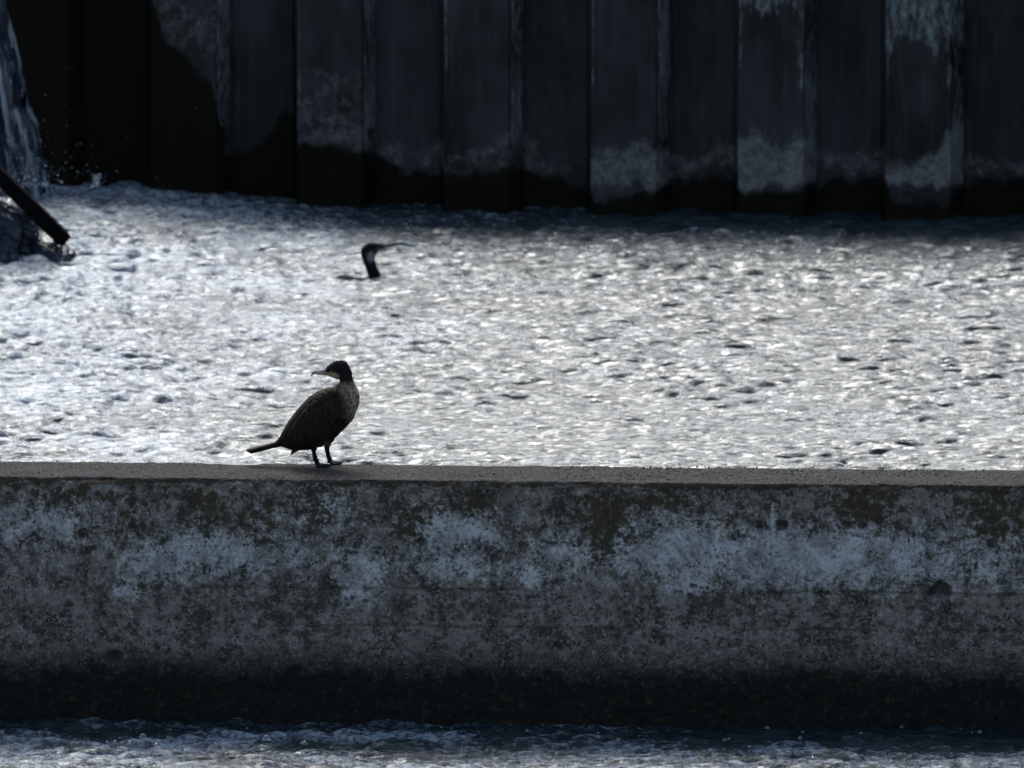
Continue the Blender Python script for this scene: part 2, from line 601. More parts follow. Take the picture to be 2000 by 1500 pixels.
def build_low_wall():
    # profile from the back foot, over the top, down the front; (d = towards camera from front plane is negative)
    prof = []           # (depth behind front plane, z, top mask)
    for z in np.linspace(-0.4, WALL_TOP - 0.03, 12):
        prof.append((WALL_W, z, 0.0))
    prof.append((WALL_W - 0.008, WALL_TOP - 0.008, 1.0))
    for d in np.linspace(WALL_W - 0.03, 0.022, 38):
        prof.append((d, WALL_TOP, 1.0))
    for a in np.linspace(0.25, 1.0, 4):
        th = a * math.pi / 2
        prof.append((0.018 - 0.018 * math.sin(th), WALL_TOP - 0.018 + 0.018 * math.cos(th), 1.0 if a < 0.6 else 0.0))
    n_front0 = len(prof)
    for z in np.linspace(WALL_TOP - 0.026, -0.05, 172):
        prof.append((0.0, z, 0.0))
    prof.append((0.0, -0.4, 0.0))
    prof = np.array(prof)
    ns = 1300
    s = np.linspace(-4.7, 4.7, ns)
    S, D = np.meshgrid(s, prof[:, 0])
    _, Z = np.meshgrid(s, prof[:, 1])
    _, T = np.meshgrid(s, prof[:, 2])
    px = 1000 + S / 0.0024
    py = 1410 - Z * 408.7
    front = (np.arange(len(prof)) >= n_front0)[:, None] * np.ones_like(S)
    n1 = fbm(S * 6, Z * 6 + D * 7, 3, 5) - 0.5
    n2 = fbm(S * 38, Z * 38 + D * 40, 4, 3) - 0.5
    # under the arris the face steps back a little, the arris itself is worn
    worn = sstep(0.56, 0.75, fbm(S * 5, S * 0 + 3.3, 41, 4))
    dd = D + front * (0.014 * sstep(WALL_TOP - 0.02, WALL_TOP - 0.05, Z) + n1 * 0.022 + n2 * 0.010)
    arris = np.exp(-((Z - WALL_TOP) / 0.03) ** 2) * np.exp(-(D / 0.03) ** 2)
    dd = dd + arris * (worn * 0.030 + (fbm(S * 24, Z * 20, 43, 3) - 0.5) * 0.026)
    zz = Z + T * ((fbm(S * 7, D * 7, 6, 4) - 0.5) * 0.010 + (fbm(S * 45, D * 45, 16, 2) - 0.5) * 0.004) - arris * worn * 0.010
    # ragged back edge of the top
    back = np.exp(-((D - WALL_W) / 0.02) ** 2) * T
    zz = zz + back * (fbm(S * 20, S * 0, 46, 4) - 0.5) * 0.014
    # horizontal pour joints
    for jy, w, dep in ((1155, 2.6, 0.016), (1228, 2.4, 0.014)):
        jl = jy + 5 * (fbm(S * 1.1, S * 0 + jy, 47, 4) - 0.5)
        dd = dd + front * dep * np.exp(-((py - jl) / w) ** 2) * sstep(0.42, 0.55, fbm(S * 1.3, S * 0 + jy, 48, 3))
    # holes and broken-out bits seen in the face
    mark = np.zeros_like(S)
    for (cx, cy, rx, ry, dep) in ((1490, 1021, 9, 8, .03), (1533, 1022, 13, 10, .05), (1663, 1020, 10, 7, .02), (1694, 1022, 7, 6, .02),
                                  (213, 1292, 15, 12, .03), (1458, 1045, 9, 5, .012), (820, 1062, 12, 9, .02), (250, 1035, 8, 5, .015), (505, 1065, 14, 6, .015)):
        q = ((px - cx) / rx) ** 2 + ((py - cy) / ry) ** 2
        q = q * (0.75 + 0.5 * fbm(S * 60, Z * 60, 51, 2))
        dd = dd + front * dep * np.exp(-q ** 2)
        mark = np.maximum(mark, 0.85 * np.exp(-q ** 2))
    # broken-out triangular pocket on the right
    tri = np.minimum.reduce([(px - 1815) / 10, (1868 - px) / 8, (1160 - py) / 6, (py - (1125 + np.abs(px - 1846) * 0.75)) / 6])
    tri = sstep(-0.3, 1.0, tri + 0.8 * (fbm(S * 50, Z * 50, 52, 2) - .5))
    dd = dd + front * 0.04 * tri
    mark = np.maximum(mark, 0.8 * tri)
    # rubbed diagonal smear
    dx_, dy_ = px - 1335, py - 1078
    al = (dx_ * 0.62 + dy_ * 0.78)
    ac = (-dx_ * 0.78 + dy_ * 0.62)
    smear = np.exp(-(al / 36) ** 4) * np.exp(-(ac / (6 + 0.06 * al)) ** 2)
    mark = np.maximum(mark, 0.5 * smear)
    mark = mark * front
    # fields read by the material
    pale = 0.10 + blobs(px, py, [(1330, 1070, 150, 70, .62), (1560, 1080, 200, 60, .62), (1780, 1085, 180, 50, .55), (1940, 1080, 120, 60, .40),
                                 (1350, 1140, 50, 20, .75), (430, 1085, 180, 40, .55), (300, 1110, 70, 40, .5), (700, 1120, 60, 55, .6), (690, 1160, 40, 30, .55),
                                 (60, 1030, 130, 60, .42), (900, 1045, 110, 55, .50), (620, 1000, 70, 50, .42), (1090, 1080, 100, 55, .42),
                                 (900, 1110, 160, 30, .45), (-300, 1070, 260, 60, .5), (2400, 1080, 300, 60, .5), (1040, 1125, 40, 25, .6), (240, 1160, 40, 20, .5)])
    pale = pale + 0.06 * sstep(965, 1010, py) * sstep(1175, 1130, py) + 0.30 * (fbm(S * 2.4, Z * 5, 61, 4) - 0.5)
    pale = pale + 0.6 * np.exp(-((px - 1517 - 3 * np.sin(py * 0.03)) / 3.0) ** 2) * sstep(955, 975, py) * sstep(1108, 1080, py)
    top_zone = sstep(1110, 960, py) * sstep(930, 965, py)
    spot = 0.20 + 0.24 * top_zone + blobs(px, py, [(480, 1020, 60, 40, .36), (390, 1000, 50, 30, .32), (620, 1005, 40, 30, .34), (790, 1040, 60, 50, .34), (1190, 1030, 50, 80, .40),
                                                   (1290, 975, 60, 25, .3), (1690, 985, 90, 40, .30), (1960, 1010, 70, 60, .34), (260, 1045, 60, 35, .30), (120, 975, 120, 22, .26),
                                                   (920, 985, 60, 25, .26), (1480, 1000, 60, 25, .22), (1105, 1000, 40, 30, .25), (140, 1085, 80, 30, .2)])
    spot = spot + 0.25 * (fbm(S * 3, Z * 5, 62, 4) - 0.5) + 0.10 * sstep(1140, 1200, py) * sstep(1300, 1200, py)
    lip_shade = sstep(962, 940, py + 16 * (fbm(S * 9, S * 0, 63, 4) - 0.5))
    spot = np.maximum(spot, 0.95 * lip_shade)  # band under the arris: algae plus overhang shade painted in
    wl = 1306 + 46 * (fbm(S * 2.2, S * 0 + 8.8, 64, 5) - 0.5) + 30 * (fbm(S * 14, Z * 14, 65, 3) - 0.5)
    weed = sstep(-75, 85, py - wl)
    damp = sstep(1205, 1345, py) * front
    # puddle left at the back edge
    puddle = T * blobs(px, D, [(450, WALL_W - 0.03, 75, 0.045, 1.0), (300, WALL_W - 0.01, 40, 0.02, .7)])
    puddle = sstep(0.35, 0.7, puddle + 0.4 * (fbm(S * 12, D * 30, 66, 3) - 0.5))
    X = S + 0.0 * D
    Y = 80.0 - math.tan(WALL_YAW) * S + dd
    P = np.stack([X, Y, zz], -1).reshape(-1, 3)
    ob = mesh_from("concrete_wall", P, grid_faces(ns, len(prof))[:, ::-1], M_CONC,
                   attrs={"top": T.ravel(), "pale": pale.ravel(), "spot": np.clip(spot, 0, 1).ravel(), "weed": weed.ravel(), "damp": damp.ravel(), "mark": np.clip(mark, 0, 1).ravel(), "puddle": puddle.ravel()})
    tag(ob, "low weathered grey concrete wall with dark weed at the waterline, under the perched bird", "wall", kind="thing")
    return ob


low_wall = build_low_wall()


def build_barnacles():
    """crusted shell rings on the lower half of the wall face"""
    r = np.random.default_rng(5)
    V = []
    Fc = []
    n = 8

    def shell(x, z, rad, h):
        y = wall_y(x) + 0.012
        b = len(V)
        tw = r.uniform(0, 6.28)
        ex = r.uniform(0.75, 1.25)
        for (rr, hh) in ((1.0, -0.004), (0.86, h * 0.75), (0.62, h), (0.42, h * 0.35)):
            for i in range(n):
                a = tw + 2 * math.pi * i / n
                q = rad * rr * r.uniform(0.86, 1.14)
                V.append((x + q * math.cos(a) * ex, y - hh * r.uniform(0.8, 1.2), z + q * math.sin(a)))
        for k in range(3):
            for i in range(n):
                j = (i + 1) % n
                Fc.append((b + k * n + i, b + (k + 1) * n + i, b + (k + 1) * n + j, b + k * n + j))

    cl = [(r.uniform(-4.4, 4.4), r.uniform(0.32, 0.60)) for _ in range(110)]
    for (cx, cz) in cl:
        for _ in range(r.integers(4, 22)):
            x = cx + r.normal() * 0.09
            z = cz + r.normal() * 0.05
            if z < 0.26 or z > 0.66:
                continue
            rad = r.uniform(0.005, 0.012)
            shell(x, z, rad, rad * r.uniform(0.5, 0.9))
    for _ in range(60):
        x = r.uniform(-4.4, 4.4)
        rad = r.uniform(0.012, 0.020)
        shell(x, r.uniform(0.3, 0.5), rad, rad * 0.4)
    for (px, py, q) in ((1830, 1266, .030), (1888, 1272, .034), (1630, 1277, .026), (1672, 1258, .020), (1605, 1248, .022), (1985, 1275, .036), (1640, 1190, .020), (1688, 1180, .022), (1852, 1300, .016), (1700, 1150, .02)):
        shell((px - 1000) * 0.0024, (1410 - py) / 408.7, q, q * 0.42)
    o = mesh_from("barnacles", V, np.array(Fc), M_BARN, parent=low_wall, smooth=False)
    o["kind"] = "stuff"


build_barnacles()


def build_grit():
    """loose grit and worn-out pebbles standing proud of the wall top"""
    r = np.random.default_rng(55)
    V, Fc = [], []
    for _ in range(4200):
        x = r.uniform(-4.4, 4.4)
        d = r.uniform(0.03, WALL_W - 0.01)
        if float(vnoise(np.array(x * 2.0), np.array(d * 5.0), 12)) < 0.35 + 0.3 * r.random():
            continue
        rad = 0.0018 + 0.0045 * r.random() ** 3
        c = (x, wall_y(x) + d, WALL_TOP + rad * 0.2)
        b = len(V)
        tw = r.uniform(0, 6.28)
        for (zz_, rr) in ((-0.6, 0.9), (0.35, 1.0), (0.9, 0.5)):
            for k in range(5):
                a = tw + k * 1.2566
                q = rad * rr * r.uniform(0.75, 1.2)
                V.append((c[0] + q * math.cos(a), c[1] + q * math.sin(a), c[2] + zz_ * rad * r.uniform(0.8, 1.1)))
        for k in range(2):
            for i in range(5):
                j = (i + 1) % 5
                Fc.append((b + k * 5 + i, b + k * 5 + j, b + k * 5 + 5 + j, b + k * 5 + 5 + i))
        Fc.append(tuple(b + 10 + i for i in range(5)))
    o = mesh_from("grit", V, Fc, M_GRIT, parent=low_wall, smooth=False)
    o["kind"] = "stuff"


build_grit()

# ------------------------------------------------------------------ sheet piling behind
PITCH_P = 0.862
PILE_TOP = 1.50
piling = bpy.data.objects.new("sheet_pile_wall", None)
C.objects.link(piling)
piling.location = (0, pile_y(0), 0)
tag(piling, "tall dark corrugated steel sheet piling with grey crust streaks behind the river", "sheet piling", kind="thing")


def wall_u(px):
    """distance along the piling seen at photo column px"""
    rx = (px - 1000.0) / F
    x = rx * 98.95 / (1 + rx * math.tan(PILE_YAW))
    return x / math.cos(PILE_YAW)


cu, su = math.cos(PILE_YAW), math.sin(PILE_YAW)


def pile_fields(U, Z):
    X = U * cu
    Y = 98.95 - su * U
    px = 1000 + X / Y * F
    py = 750 + F * (np.arctan((CAM_H - Z) / Y) - PITCH)
    return px, py


U0 = wall_u(590)
DEP = 0.24
FL, RUN = 0.372, 0.062


def rounded(points, r=0.022, seg=4):
    out = [points[0]]
    for i in range(1, len(points) - 1):
        p0, p1, p2 = (np.array(q, float) for q in points[i - 1:i + 2])
        a = (p0 - p1) / np.linalg.norm(p0 - p1)
        b = (p2 - p1) / np.linalg.norm(p2 - p1)
        s, e = p1 + a * r, p1 + b * r
        for k in range(seg + 1):
            t = k / seg
            out.append(tuple((1 - t) ** 2 * s + 2 * t * (1 - t) * p1 + t * t * e))
    out.append(points[-1])
    return out


def densify(pts, step=0.02):
    out = [pts[0]]
    for a, b in zip(pts[:-1], pts[1:]):
        L = math.dist(a, b)
        n = max(1, int(math.ceil(L / step)))
        for k in range(1, n + 1):
            out.append(tuple(np.array(a) + (np.array(b) - np.array(a)) * k / n))
    return out


def build_pile(idx, front):
    u = U0 + idx * PITCH_P
    if front:      # projecting pan with the web that faces right, hooked at its left edge
        pl = [(u - 0.010, DEP - 0.03), (u - 0.006, DEP + 0.012), (u + 0.014, DEP + 0.012), (u + 0.020, DEP), (u + FL, DEP), (u + FL + RUN * 0.96, 0.008)]
    else:          # recessed pan with the web that turns left
        pl = [(u + FL + RUN - 0.012, 0.012), (u + FL + RUN + 0.010, 0.014), (u + FL + RUN + 0.016, 0.0), (u + PITCH_P - RUN, 0.0), (u + PITCH_P - 0.012, DEP - 0.035)]
    pl = densify(rounded(pl, 0.006 if not front else 0.008, 3), 0.018)
    # thickness: a second skin behind
    th = 0.012
    tan = np.gradient(np.array(pl), axis=0)
    tan /= np.linalg.norm(tan, axis=1)[:, None]
    nrm = np.stack([tan[:, 1], -tan[:, 0]], 1)      # pointing away from the camera side
    back = np.array(pl) + nrm * th
    loop = np.concatenate([np.array(pl), back[::-1]])
    zs = np.concatenate([np.linspace(-0.5, 0.0, 4)[:-1], np.linspace(0.0, PILE_TOP, 150)])
    nl = len(loop)
    UU, ZZ = np.meshgrid(loop[:, 0], zs)
    VV, _ = np.meshgrid(loop[:, 1], zs)
    dent = (fbm(UU * 3 + idx * 7, ZZ * 1.2, 80 + idx % 5, 3) - 0.5) * 0.012
    crust = (fbm(UU * 30, ZZ * 30, 81, 3) - 0.5) * 0.010 * sstep(0.6, 0.2, ZZ)
    VV = VV + dent + crust
    X = UU * cu - VV * su
    Y = pile_y(0) - UU * su - VV * cu
    px, py = pile_fields(UU, ZZ)
    # crust band just above the weed, ragged drips above it
    nz = fbm(UU * 3.0, ZZ * 2, 90 + idx, 3) - 0.5
    lo = (0.15 if front else 0.23) + 0.22 * (fbm(UU * 7, UU * 0 + idx, 91, 3) - 0.5)
    hi = (0.50 if front else 0.40) + 0.45 * nz
    k = {0: .50, 1: .42, 2: .62, 3: .66, 4: .68}.get(idx, .5) if front else {0: .52, 1: .50, 2: .48, 3: .48, 4: .50}.get(idx, .45)
    enc = k * sstep(lo - 0.05, lo + 0.05, ZZ) * sstep(hi + 0.12, hi - 0.14, ZZ)
    drip_and_light = np.zeros_like(UU)
    if front and idx == 0:
        enc = np.maximum(enc, 0.40 * sstep(0.30, 0.5, ZZ) * sstep(1.0, 0.75, ZZ))
    if front and idx in (-1,):
        enc = np.maximum(enc, 0.42 * sstep(0.75, 1.0, ZZ))
    lu = (UU - u) / FL
    if front and idx in (3, 4):
        edge = np.exp(-((lu - 0.97) / 0.10) ** 2) * sstep(0.62, 0.82, ZZ)
        topz = 1.13 if idx == 3 else 1.02
        drip_and_light = np.maximum(0.50 * edge, 0.62 * sstep(topz - 0.06, topz + 0.10, ZZ - 0.16 * np.abs(lu - 0.35) * (1 if idx == 3 else -0.6) + 0.3 * (fbm(UU * 16, ZZ * 3, 95, 3) - .5)))
    if front:       # bright left edge line; web lightened to paint in sky light from right
        drip_and_light = np.maximum(drip_and_light, 0.55 * np.exp(-((lu - 0.02) / 0.03) ** 2) * sstep(0.45, 0.9, ZZ + 0.4 * nz))
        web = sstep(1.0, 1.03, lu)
        drip_and_light = np.maximum(drip_and_light, web * (0.58 + 0.4 * nz) * sstep(0.2, 0.5, ZZ))
    # wet black slime: everything near the waterline, and a great patch towards the cascade
    nn = 60 * (fbm(UU * 2.2, ZZ * 2.2, 97, 4) - 0.5)
    xs = [-600, 0, 280, 300, 330, 420, 436, 440, 480, 575, 590, 715, 760, 880, 1010, 1170, 1290, 1330, 1455, 1465, 1585, 1620, 1745, 1760, 1875, 1910, 2600]
    ys = [-700, -650, -300, -40, 60, 140, 260, 300, 290, 205, 265, 290, 325, 330, 325, 372, 365, 345, 350, 374, 366, 350, 352, 378, 374, 345, 345]
    line = np.interp(px, xs, ys)
    wet = sstep(-26, 26, py - line + nn * 0.9 + 34 * (fbm(UU * 11, ZZ * 11, 98, 3) - 0.5))
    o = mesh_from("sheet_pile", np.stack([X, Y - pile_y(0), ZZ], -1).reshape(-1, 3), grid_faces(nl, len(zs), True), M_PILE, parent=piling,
                  attrs={"encrust": enc.ravel(), "wet": wet.ravel(), "drip_and_light": drip_and_light.ravel()})
    return o


for i in range(-4, 7):
    build_pile(i, True)
    build_pile(i, False)

# ------------------------------------------------------------------ cascade, beam and spray at the left edge
def cascade(name, rows, label, seed, foam_lo, foam_hi):
    """rows: list of 3D polylines (same length) running down the fall; the sheet is closed at the back"""
    rows = [np.array([tuple(p) for p in r]) for r in rows]
    nr, nc = 120, 110
    A = np.array(rows)                                  # rows x pts x 3

    def resample(arr, n, axis):
        m = arr.shape[axis]
        t = np.linspace(0, m - 1, n)
        i = np.clip(np.floor(t).astype(int), 0, m - 2)
        f = t - i
        g = lambda k: np.take(arr, np.clip(k, 0, m - 1), axis)
        sh = [1] * arr.ndim
        sh[axis] = n
        f = f.reshape(sh)
        p0, p1, p2, p3 = g(i - 1), g(i), g(i + 1), g(i + 2)
        return 0.5 * (2 * p1 + (-p0 + p2) * f + (2 * p0 - 5 * p1 + 4 * p2 - p3) * f ** 2 + (-p0 + 3 * p1 - 3 * p2 + p3) * f ** 3)

    A = resample(resample(A, nr, 1), nc, 0)             # nc x nr x 3
    U, Vv = np.meshgrid(np.linspace(0, 1, nr), np.linspace(0, 1, nc))
    wob = fbm(Vv * 13, U * 2.2 + 4 * Vv, seed, 4) - 0.5
    bump = fbm(Vv * 26, U * 5, seed + 3, 4) - 0.5
    A[..., 1] += -0.16 * wob - 0.09 * bump
    A[..., 0] += 0.07 * wob + 0.05 * bump * (0.4 + U)
    fo = foam_lo + (foam_hi - foam_lo) * U ** 1.6 + 0.3 * wob
    flow = np.stack([Vv * 26 + U * 1.5, U * 4.0, U * 0 + seed, U * 0 + 1], -1)
    return A, fo, flow, nr, nc


def build_cascades():
    # rear fall: leaps out of frame at the upper left and plunges in front of the piling
    def fall_row(x_end, y, z_end, x_top, z_top):
        out = []
        for t in np.linspace(0, 1, 9):
            x = x_top + (x_end - x_top) * t
            z = z_top - (z_top - z_end) * (0.25 * t + 0.75 * t * t)
            out.append((x, y, z))
        return out
    yb = 98.75
    xe = on_y(66, 372, yb).x
    rows = []
    for k in range(6):
        t = k / 5
        rows.append(fall_row(xe - 0.42 * t ** 1.3 + 0.0, yb - 0.1 - 1.5 * t, -0.08, xe - 0.60 - 0.25 * t, 1.95))
    A, fo, flow, nr, nc = cascade("waterfall", rows, "", 5, 0.20, 0.62)
    o = mesh_from("waterfall", A.reshape(-1, 3), grid_faces(nr, nc), M_CASC, attrs={"foam": fo.ravel(), "flow": flow.reshape(-1, 4)})
    tag(o, "dark blue fall of water plunging down in front of the black piling", "waterfall", kind="structure")
    so = o.modifiers.new("thickness", 'SOLIDIFY')
    so.thickness = 0.10
    so.offset = -1
    # front fall: spills over the near side of the sloping beam
    y0 = 96.15
    P = lambda x, y, d=0.0: on_y(x, y, y0 + d)
    rows = []
    top = [(-420, 40), (-300, 120), (-200, 205), (-100, 292), (0, 378), (55, 432), (100, 472), (128, 494)]
    for (x, y) in top:
        a = P(x, y, 0.32)
        b = on_z(x - 6, 556 - 12 * math.sin(x * 0.05) - (8 if x > 90 else 0), -0.08)
        row = []
        for t in np.linspace(0, 1, 7):
            q = a.lerp(b, t)
            q.y = a.y + (b.y - a.y) * (t ** 0.6)
            q.z = a.z + (b.z - a.z) * (0.55 * t + 0.45 * t * t)
            row.append(tuple(q))
        rows.append(row)
    A, fo, flow, nr, nc = cascade("waterfall", rows, "", 15, 0.28, 0.38)
    fo = fo + 0.30 * np.exp(-((np.linspace(0, 1, nr)[None, :]) / 0.10) ** 2)
    o = mesh_from("waterfall", A.reshape(-1, 3), grid_faces(nr, nc), M_CASC, attrs={"foam": fo.ravel(), "flow": flow.reshape(-1, 4)})
    tag(o, "dark blue sheet of water spilling below the sloping beam", "waterfall", kind="structure")
    so = o.modifiers.new("thickness", 'SOLIDIFY')
    so.thickness = 0.06
    so.offset = 0
    # sloping beam
    a = np.array(on_y(-420, -55, 96.40))
    b = np.array(on_y(122, 472, 96.30))
    ax = (b - a)
    ln = np.linalg.norm(ax)
    ax /= ln
    side = np.array([0, 1.0, 0])
    up = np.cross(side, ax)
    up /= np.linalg.norm(up)
    if up[2] < 0:
        up = -up
    hw, hh, r = 0.05, 0.043, 0.012
    sec = []
    for (sx, sy) in ((1, 1), (-1, 1), (-1, -1), (1, -1)):
        for k in range(3):
            th = {(1, 1): 0, (-1, 1): 90, (-1, -1): 180, (1, -1): 270}[(sx, sy)] + k * 45
            sec.append((sx * (hw - r) + r * math.cos(math.radians(th)), sy * (hh - r) + r * math.sin(math.radians(th))))
    V = []
    nseg = 70
    for k in range(nseg):
        t = k / (nseg - 1)
        c = a + ax * ln * t
        g = 1.0 if 0 < k < nseg - 1 else 0.86
        for j, (p, q) in enumerate(sec):
            w = 0.003 * (float(fbm(np.array(t * 30 + j), np.array(j * 3.1), 33, 3)) - 0.5)
            V.append(c + side * (p * g + w) + up * (q * g + w))
    f = [tuple(x) for x in grid_faces(len(sec), nseg, True)]
    f.append(tuple(range(len(sec)))[::-1])
    f.append(tuple(range((nseg - 1) * len(sec), nseg * len(sec))))
    o = mesh_from("sloping_beam", V, f, M_BEAM, smooth=False)
    tag(o, "dark wet sloping beam running down into the foam beside the cascade", "beam", kind="thing")


build_cascades()


def ico(rad, center, V, Fc, squash=(1, 1, 1)):
    t = (1 + 5 ** 0.5) / 2
    vs = [(-1, t, 0), (1, t, 0), (-1, -t, 0), (1, -t, 0), (0, -1, t), (0, 1, t), (0, -1, -t), (0, 1, -t), (t, 0, -1), (t, 0, 1), (-t, 0, -1), (-t, 0, 1)]
    fs = [(0, 11, 5), (0, 5, 1), (0, 1, 7), (0, 7, 10), (0, 10, 11), (1, 5, 9), (5, 11, 4), (11, 10, 2), (10, 7, 6), (7, 1, 8), (3, 9, 4), (3, 4, 2), (3, 2, 6), (3, 6, 8), (3, 8, 9), (4, 9, 5), (2, 4, 11), (6, 2, 10), (8, 6, 7), (9, 8, 1)]
    b = len(V)
    l = math.sqrt(1 + t * t)
    for v in vs:
        V.append((center[0] + v[0] / l * rad * squash[0], center[1] + v[1] / l * rad * squash[1], center[2] + v[2] / l * rad * squash[2]))
    for q in fs:
        Fc.append(tuple(b + i for i in q))


def build_spray():
    r = np.random.default_rng(77)
    V, Fc = [], []
    for _ in range(170):
        px = 10 + abs(r.normal()) * 110
        py = 372 - abs(r.normal()) * (70 if px < 140 else 38)
        q = on_y(px, py, 98.3 + r.uniform(-0.6, 0.25))
        rad = 0.0007 + 0.0022 * r.random() ** 3
        ico(rad, q, V, Fc, (1, 1, r.uniform(1, 2.4)))
    for _ in range(170):         # where the beam meets the foam
        px = 125 + r.normal() * 30
        py = 488 - abs(r.normal()) * 20
        q = on_y(px, py, 96.5 + r.uniform(-0.2, 0.2))
        ico(0.002 + 0.005 * r.random() ** 2, q, V, Fc)
    for _ in range(22):          # stray drops over the dark piling
        q = on_y(r.uniform(60, 420), r.uniform(120, 380), 98.4)
        ico(0.0007 + 0.0009 * r.random(), q, V, Fc, (1, 1, 1.5))
    for _ in range(700):         # mist hanging over the toe of the fall and the tall splash beside it
        if r.random() < 0.85:
            px, py = 30 + r.normal() * 34, 366 - abs(r.normal()) * 26
        else:
            px, py = 183 + r.normal() * 5, 366 - r.random() * 26
        q = on_y(px, py, 98.2 + r.uniform(-0.3, 0.2))
        ico(0.0012 + 0.005 * r.random() ** 4, q, V, Fc, (1, 1, r.uniform(0.8, 1.6)))
    o = mesh_from("spray", V, Fc, M_SPRAY)
    tag(o, "white spray drops flying off the cascade", "spray", kind="stuff")


build_spray()


def build_bubbles():
    r = np.random.default_rng(8)
    V, Fc = [], []

    def dome(x, y, z, rad):
        n, m = 14, 6
        b = len(V)
        for j in range(m):
            a = -0.25 + (math.pi / 2 + 0.25) * j / (m - 1) * 0.985
            for i in range(n):
                V.append((x + rad * math.cos(a) * math.cos(2 * math.pi * i / n), y + rad * math.cos(a) * math.sin(2 * math.pi * i / n), z + rad * math.sin(a)))
        for q in grid_faces(n, m, True):
            Fc.append(tuple(int(b + k) for k in q))
    big = [(270, 1443, 14), (515, 1447, 17), (360, 1440, 7), (660, 1432, 8), (905, 1442, 8), (1030, 1430, 7), (1505, 1424, 9), (1570, 1444, 8),
           (215, 1452, 8), (590, 1455, 10), (830, 1438, 6), (1170, 1434, 6), (1925, 1432, 8), (1210, 1447, 7), (1420, 1448, 7), (1690, 1434, 6)]
    for (px, py, q) in big:
        p = on_z(px, py, 0.0)
        if p.y < wall_y(p.x) - 0.03:
            dome(p.x, p.y, 0.004, q * 0.0016)
    for _ in range(60):
        px = r.uniform(-200, 2200)
        py = 1424 + abs(r.normal()) * 24
        p = on_z(px, py, 0.0)
        if p.y < wall_y(p.x) - 0.02:
            dome(p.x, p.y, 0.010 + r.uniform(-.004, .008), 0.003 + 0.010 * r.random() ** 2)
    o = mesh_from("bubbles", V, Fc, M_BUBBLE)
    tag(o, "clear round bubbles floating along the foot of the low wall", "bubbles", kind="stuff")


build_bubbles()

# ------------------------------------------------------------------ birds
def catmull(arr, n):
    arr = np.array(arr, float)
    m = len(arr)
    t = np.linspace(0, m - 1, n)
    i = np.clip(np.floor(t).astype(int), 0, m - 2)
    f = (t - i)[:, None]
    g = lambda k: arr[np.clip(k, 0, m - 1)]
    p0, p1, p2, p3 = g(i - 1), g(i), g(i + 1), g(i + 2)
    return 0.5 * (2 * p1 + (-p0 + p2) * f + (2 * p0 - 5 * p1 + 4 * p2 - p3) * f ** 2 + (-p0 + 3 * p1 - 3 * p2 + p3) * f ** 3)


def loft(sections, n, seg, V, Fc, power=1.0):
    """sections: (ax, az, bx, bz, half width, y offset) in local metres"""
    S = catmull(sections, n)
    b = len(V)
    for (ax, az, bx, bz, w, yo) in S:
        for k in range(seg):
            t = 2 * math.pi * k / seg
            c, s = math.cos(t), math.sin(t)
            c = math.copysign(abs(c) ** power, c)
            s = math.copysign(abs(s) ** power, s)
            V.append(((ax + bx) / 2 + (ax - bx) / 2 * c, yo + w * s, (az + bz) / 2 + (az - bz) / 2 * c))
    for q in grid_faces(seg, n, True):
        Fc.append(tuple(int(b + k) for k in q))
    Fc.append(tuple(b + k for k in range(seg))[::-1])
    Fc.append(tuple(b + (n - 1) * seg + k for k in range(seg)))


def remeshed(name, V, Fc, voxel, smooth_it=4):
    """fuse overlapping closed shells into one continuous skin and hand back its mesh"""
    me = bpy.data.meshes.new(name + "_raw")
    me.from_pydata([tuple(map(float, v)) for v in V], [], Fc)
    ob = bpy.data.objects.new(name + "_raw", me)
    C.objects.link(ob)
    m = ob.modifiers.new("r", 'REMESH')
    m.mode = 'VOXEL'
    m.voxel_size = voxel
    s = ob.modifiers.new("s", 'SMOOTH')
    s.factor = 0.5
    s.iterations = smooth_it
    dg = bpy.context.evaluated_depsgraph_get()
    dg.update()
    out = bpy.data.meshes.new_from_object(ob.evaluated_get(dg))
    bpy.data.objects.remove(ob)
    bpy.data.meshes.remove(me)
    return out


def finish_bird(name, me, tint, mottle, rim):
    me.name = name
    me.polygons.foreach_set("use_smooth", np.ones(len(me.polygons), dtype=bool))
    me.materials.clear()
    me.materials.append(M_BIRD)
    a = me.attributes.new("tint", 'FLOAT_COLOR', 'POINT')
    a.data.foreach_set("color", tint.astype(np.float32).ravel())
    for k, v in (("mottle", mottle), ("rim", rim)):
        at = me.attributes.new(k, 'FLOAT', 'POINT')
        at.data.foreach_set("value", v.astype(np.float32))
    ob = bpy.data.objects.new(name, me)
    C.objects.link(ob)
    return ob


def coords(me):
    co = np.zeros(len(me.vertices) * 3, np.float32)
    me.vertices.foreach_get("co", co)
    return co.reshape(-1, 3)


def lerp_col(base, col, m):
    c = np.array((*col, 1.0))
    return base * (1 - m[:, None]) + c[None] * m[:, None]


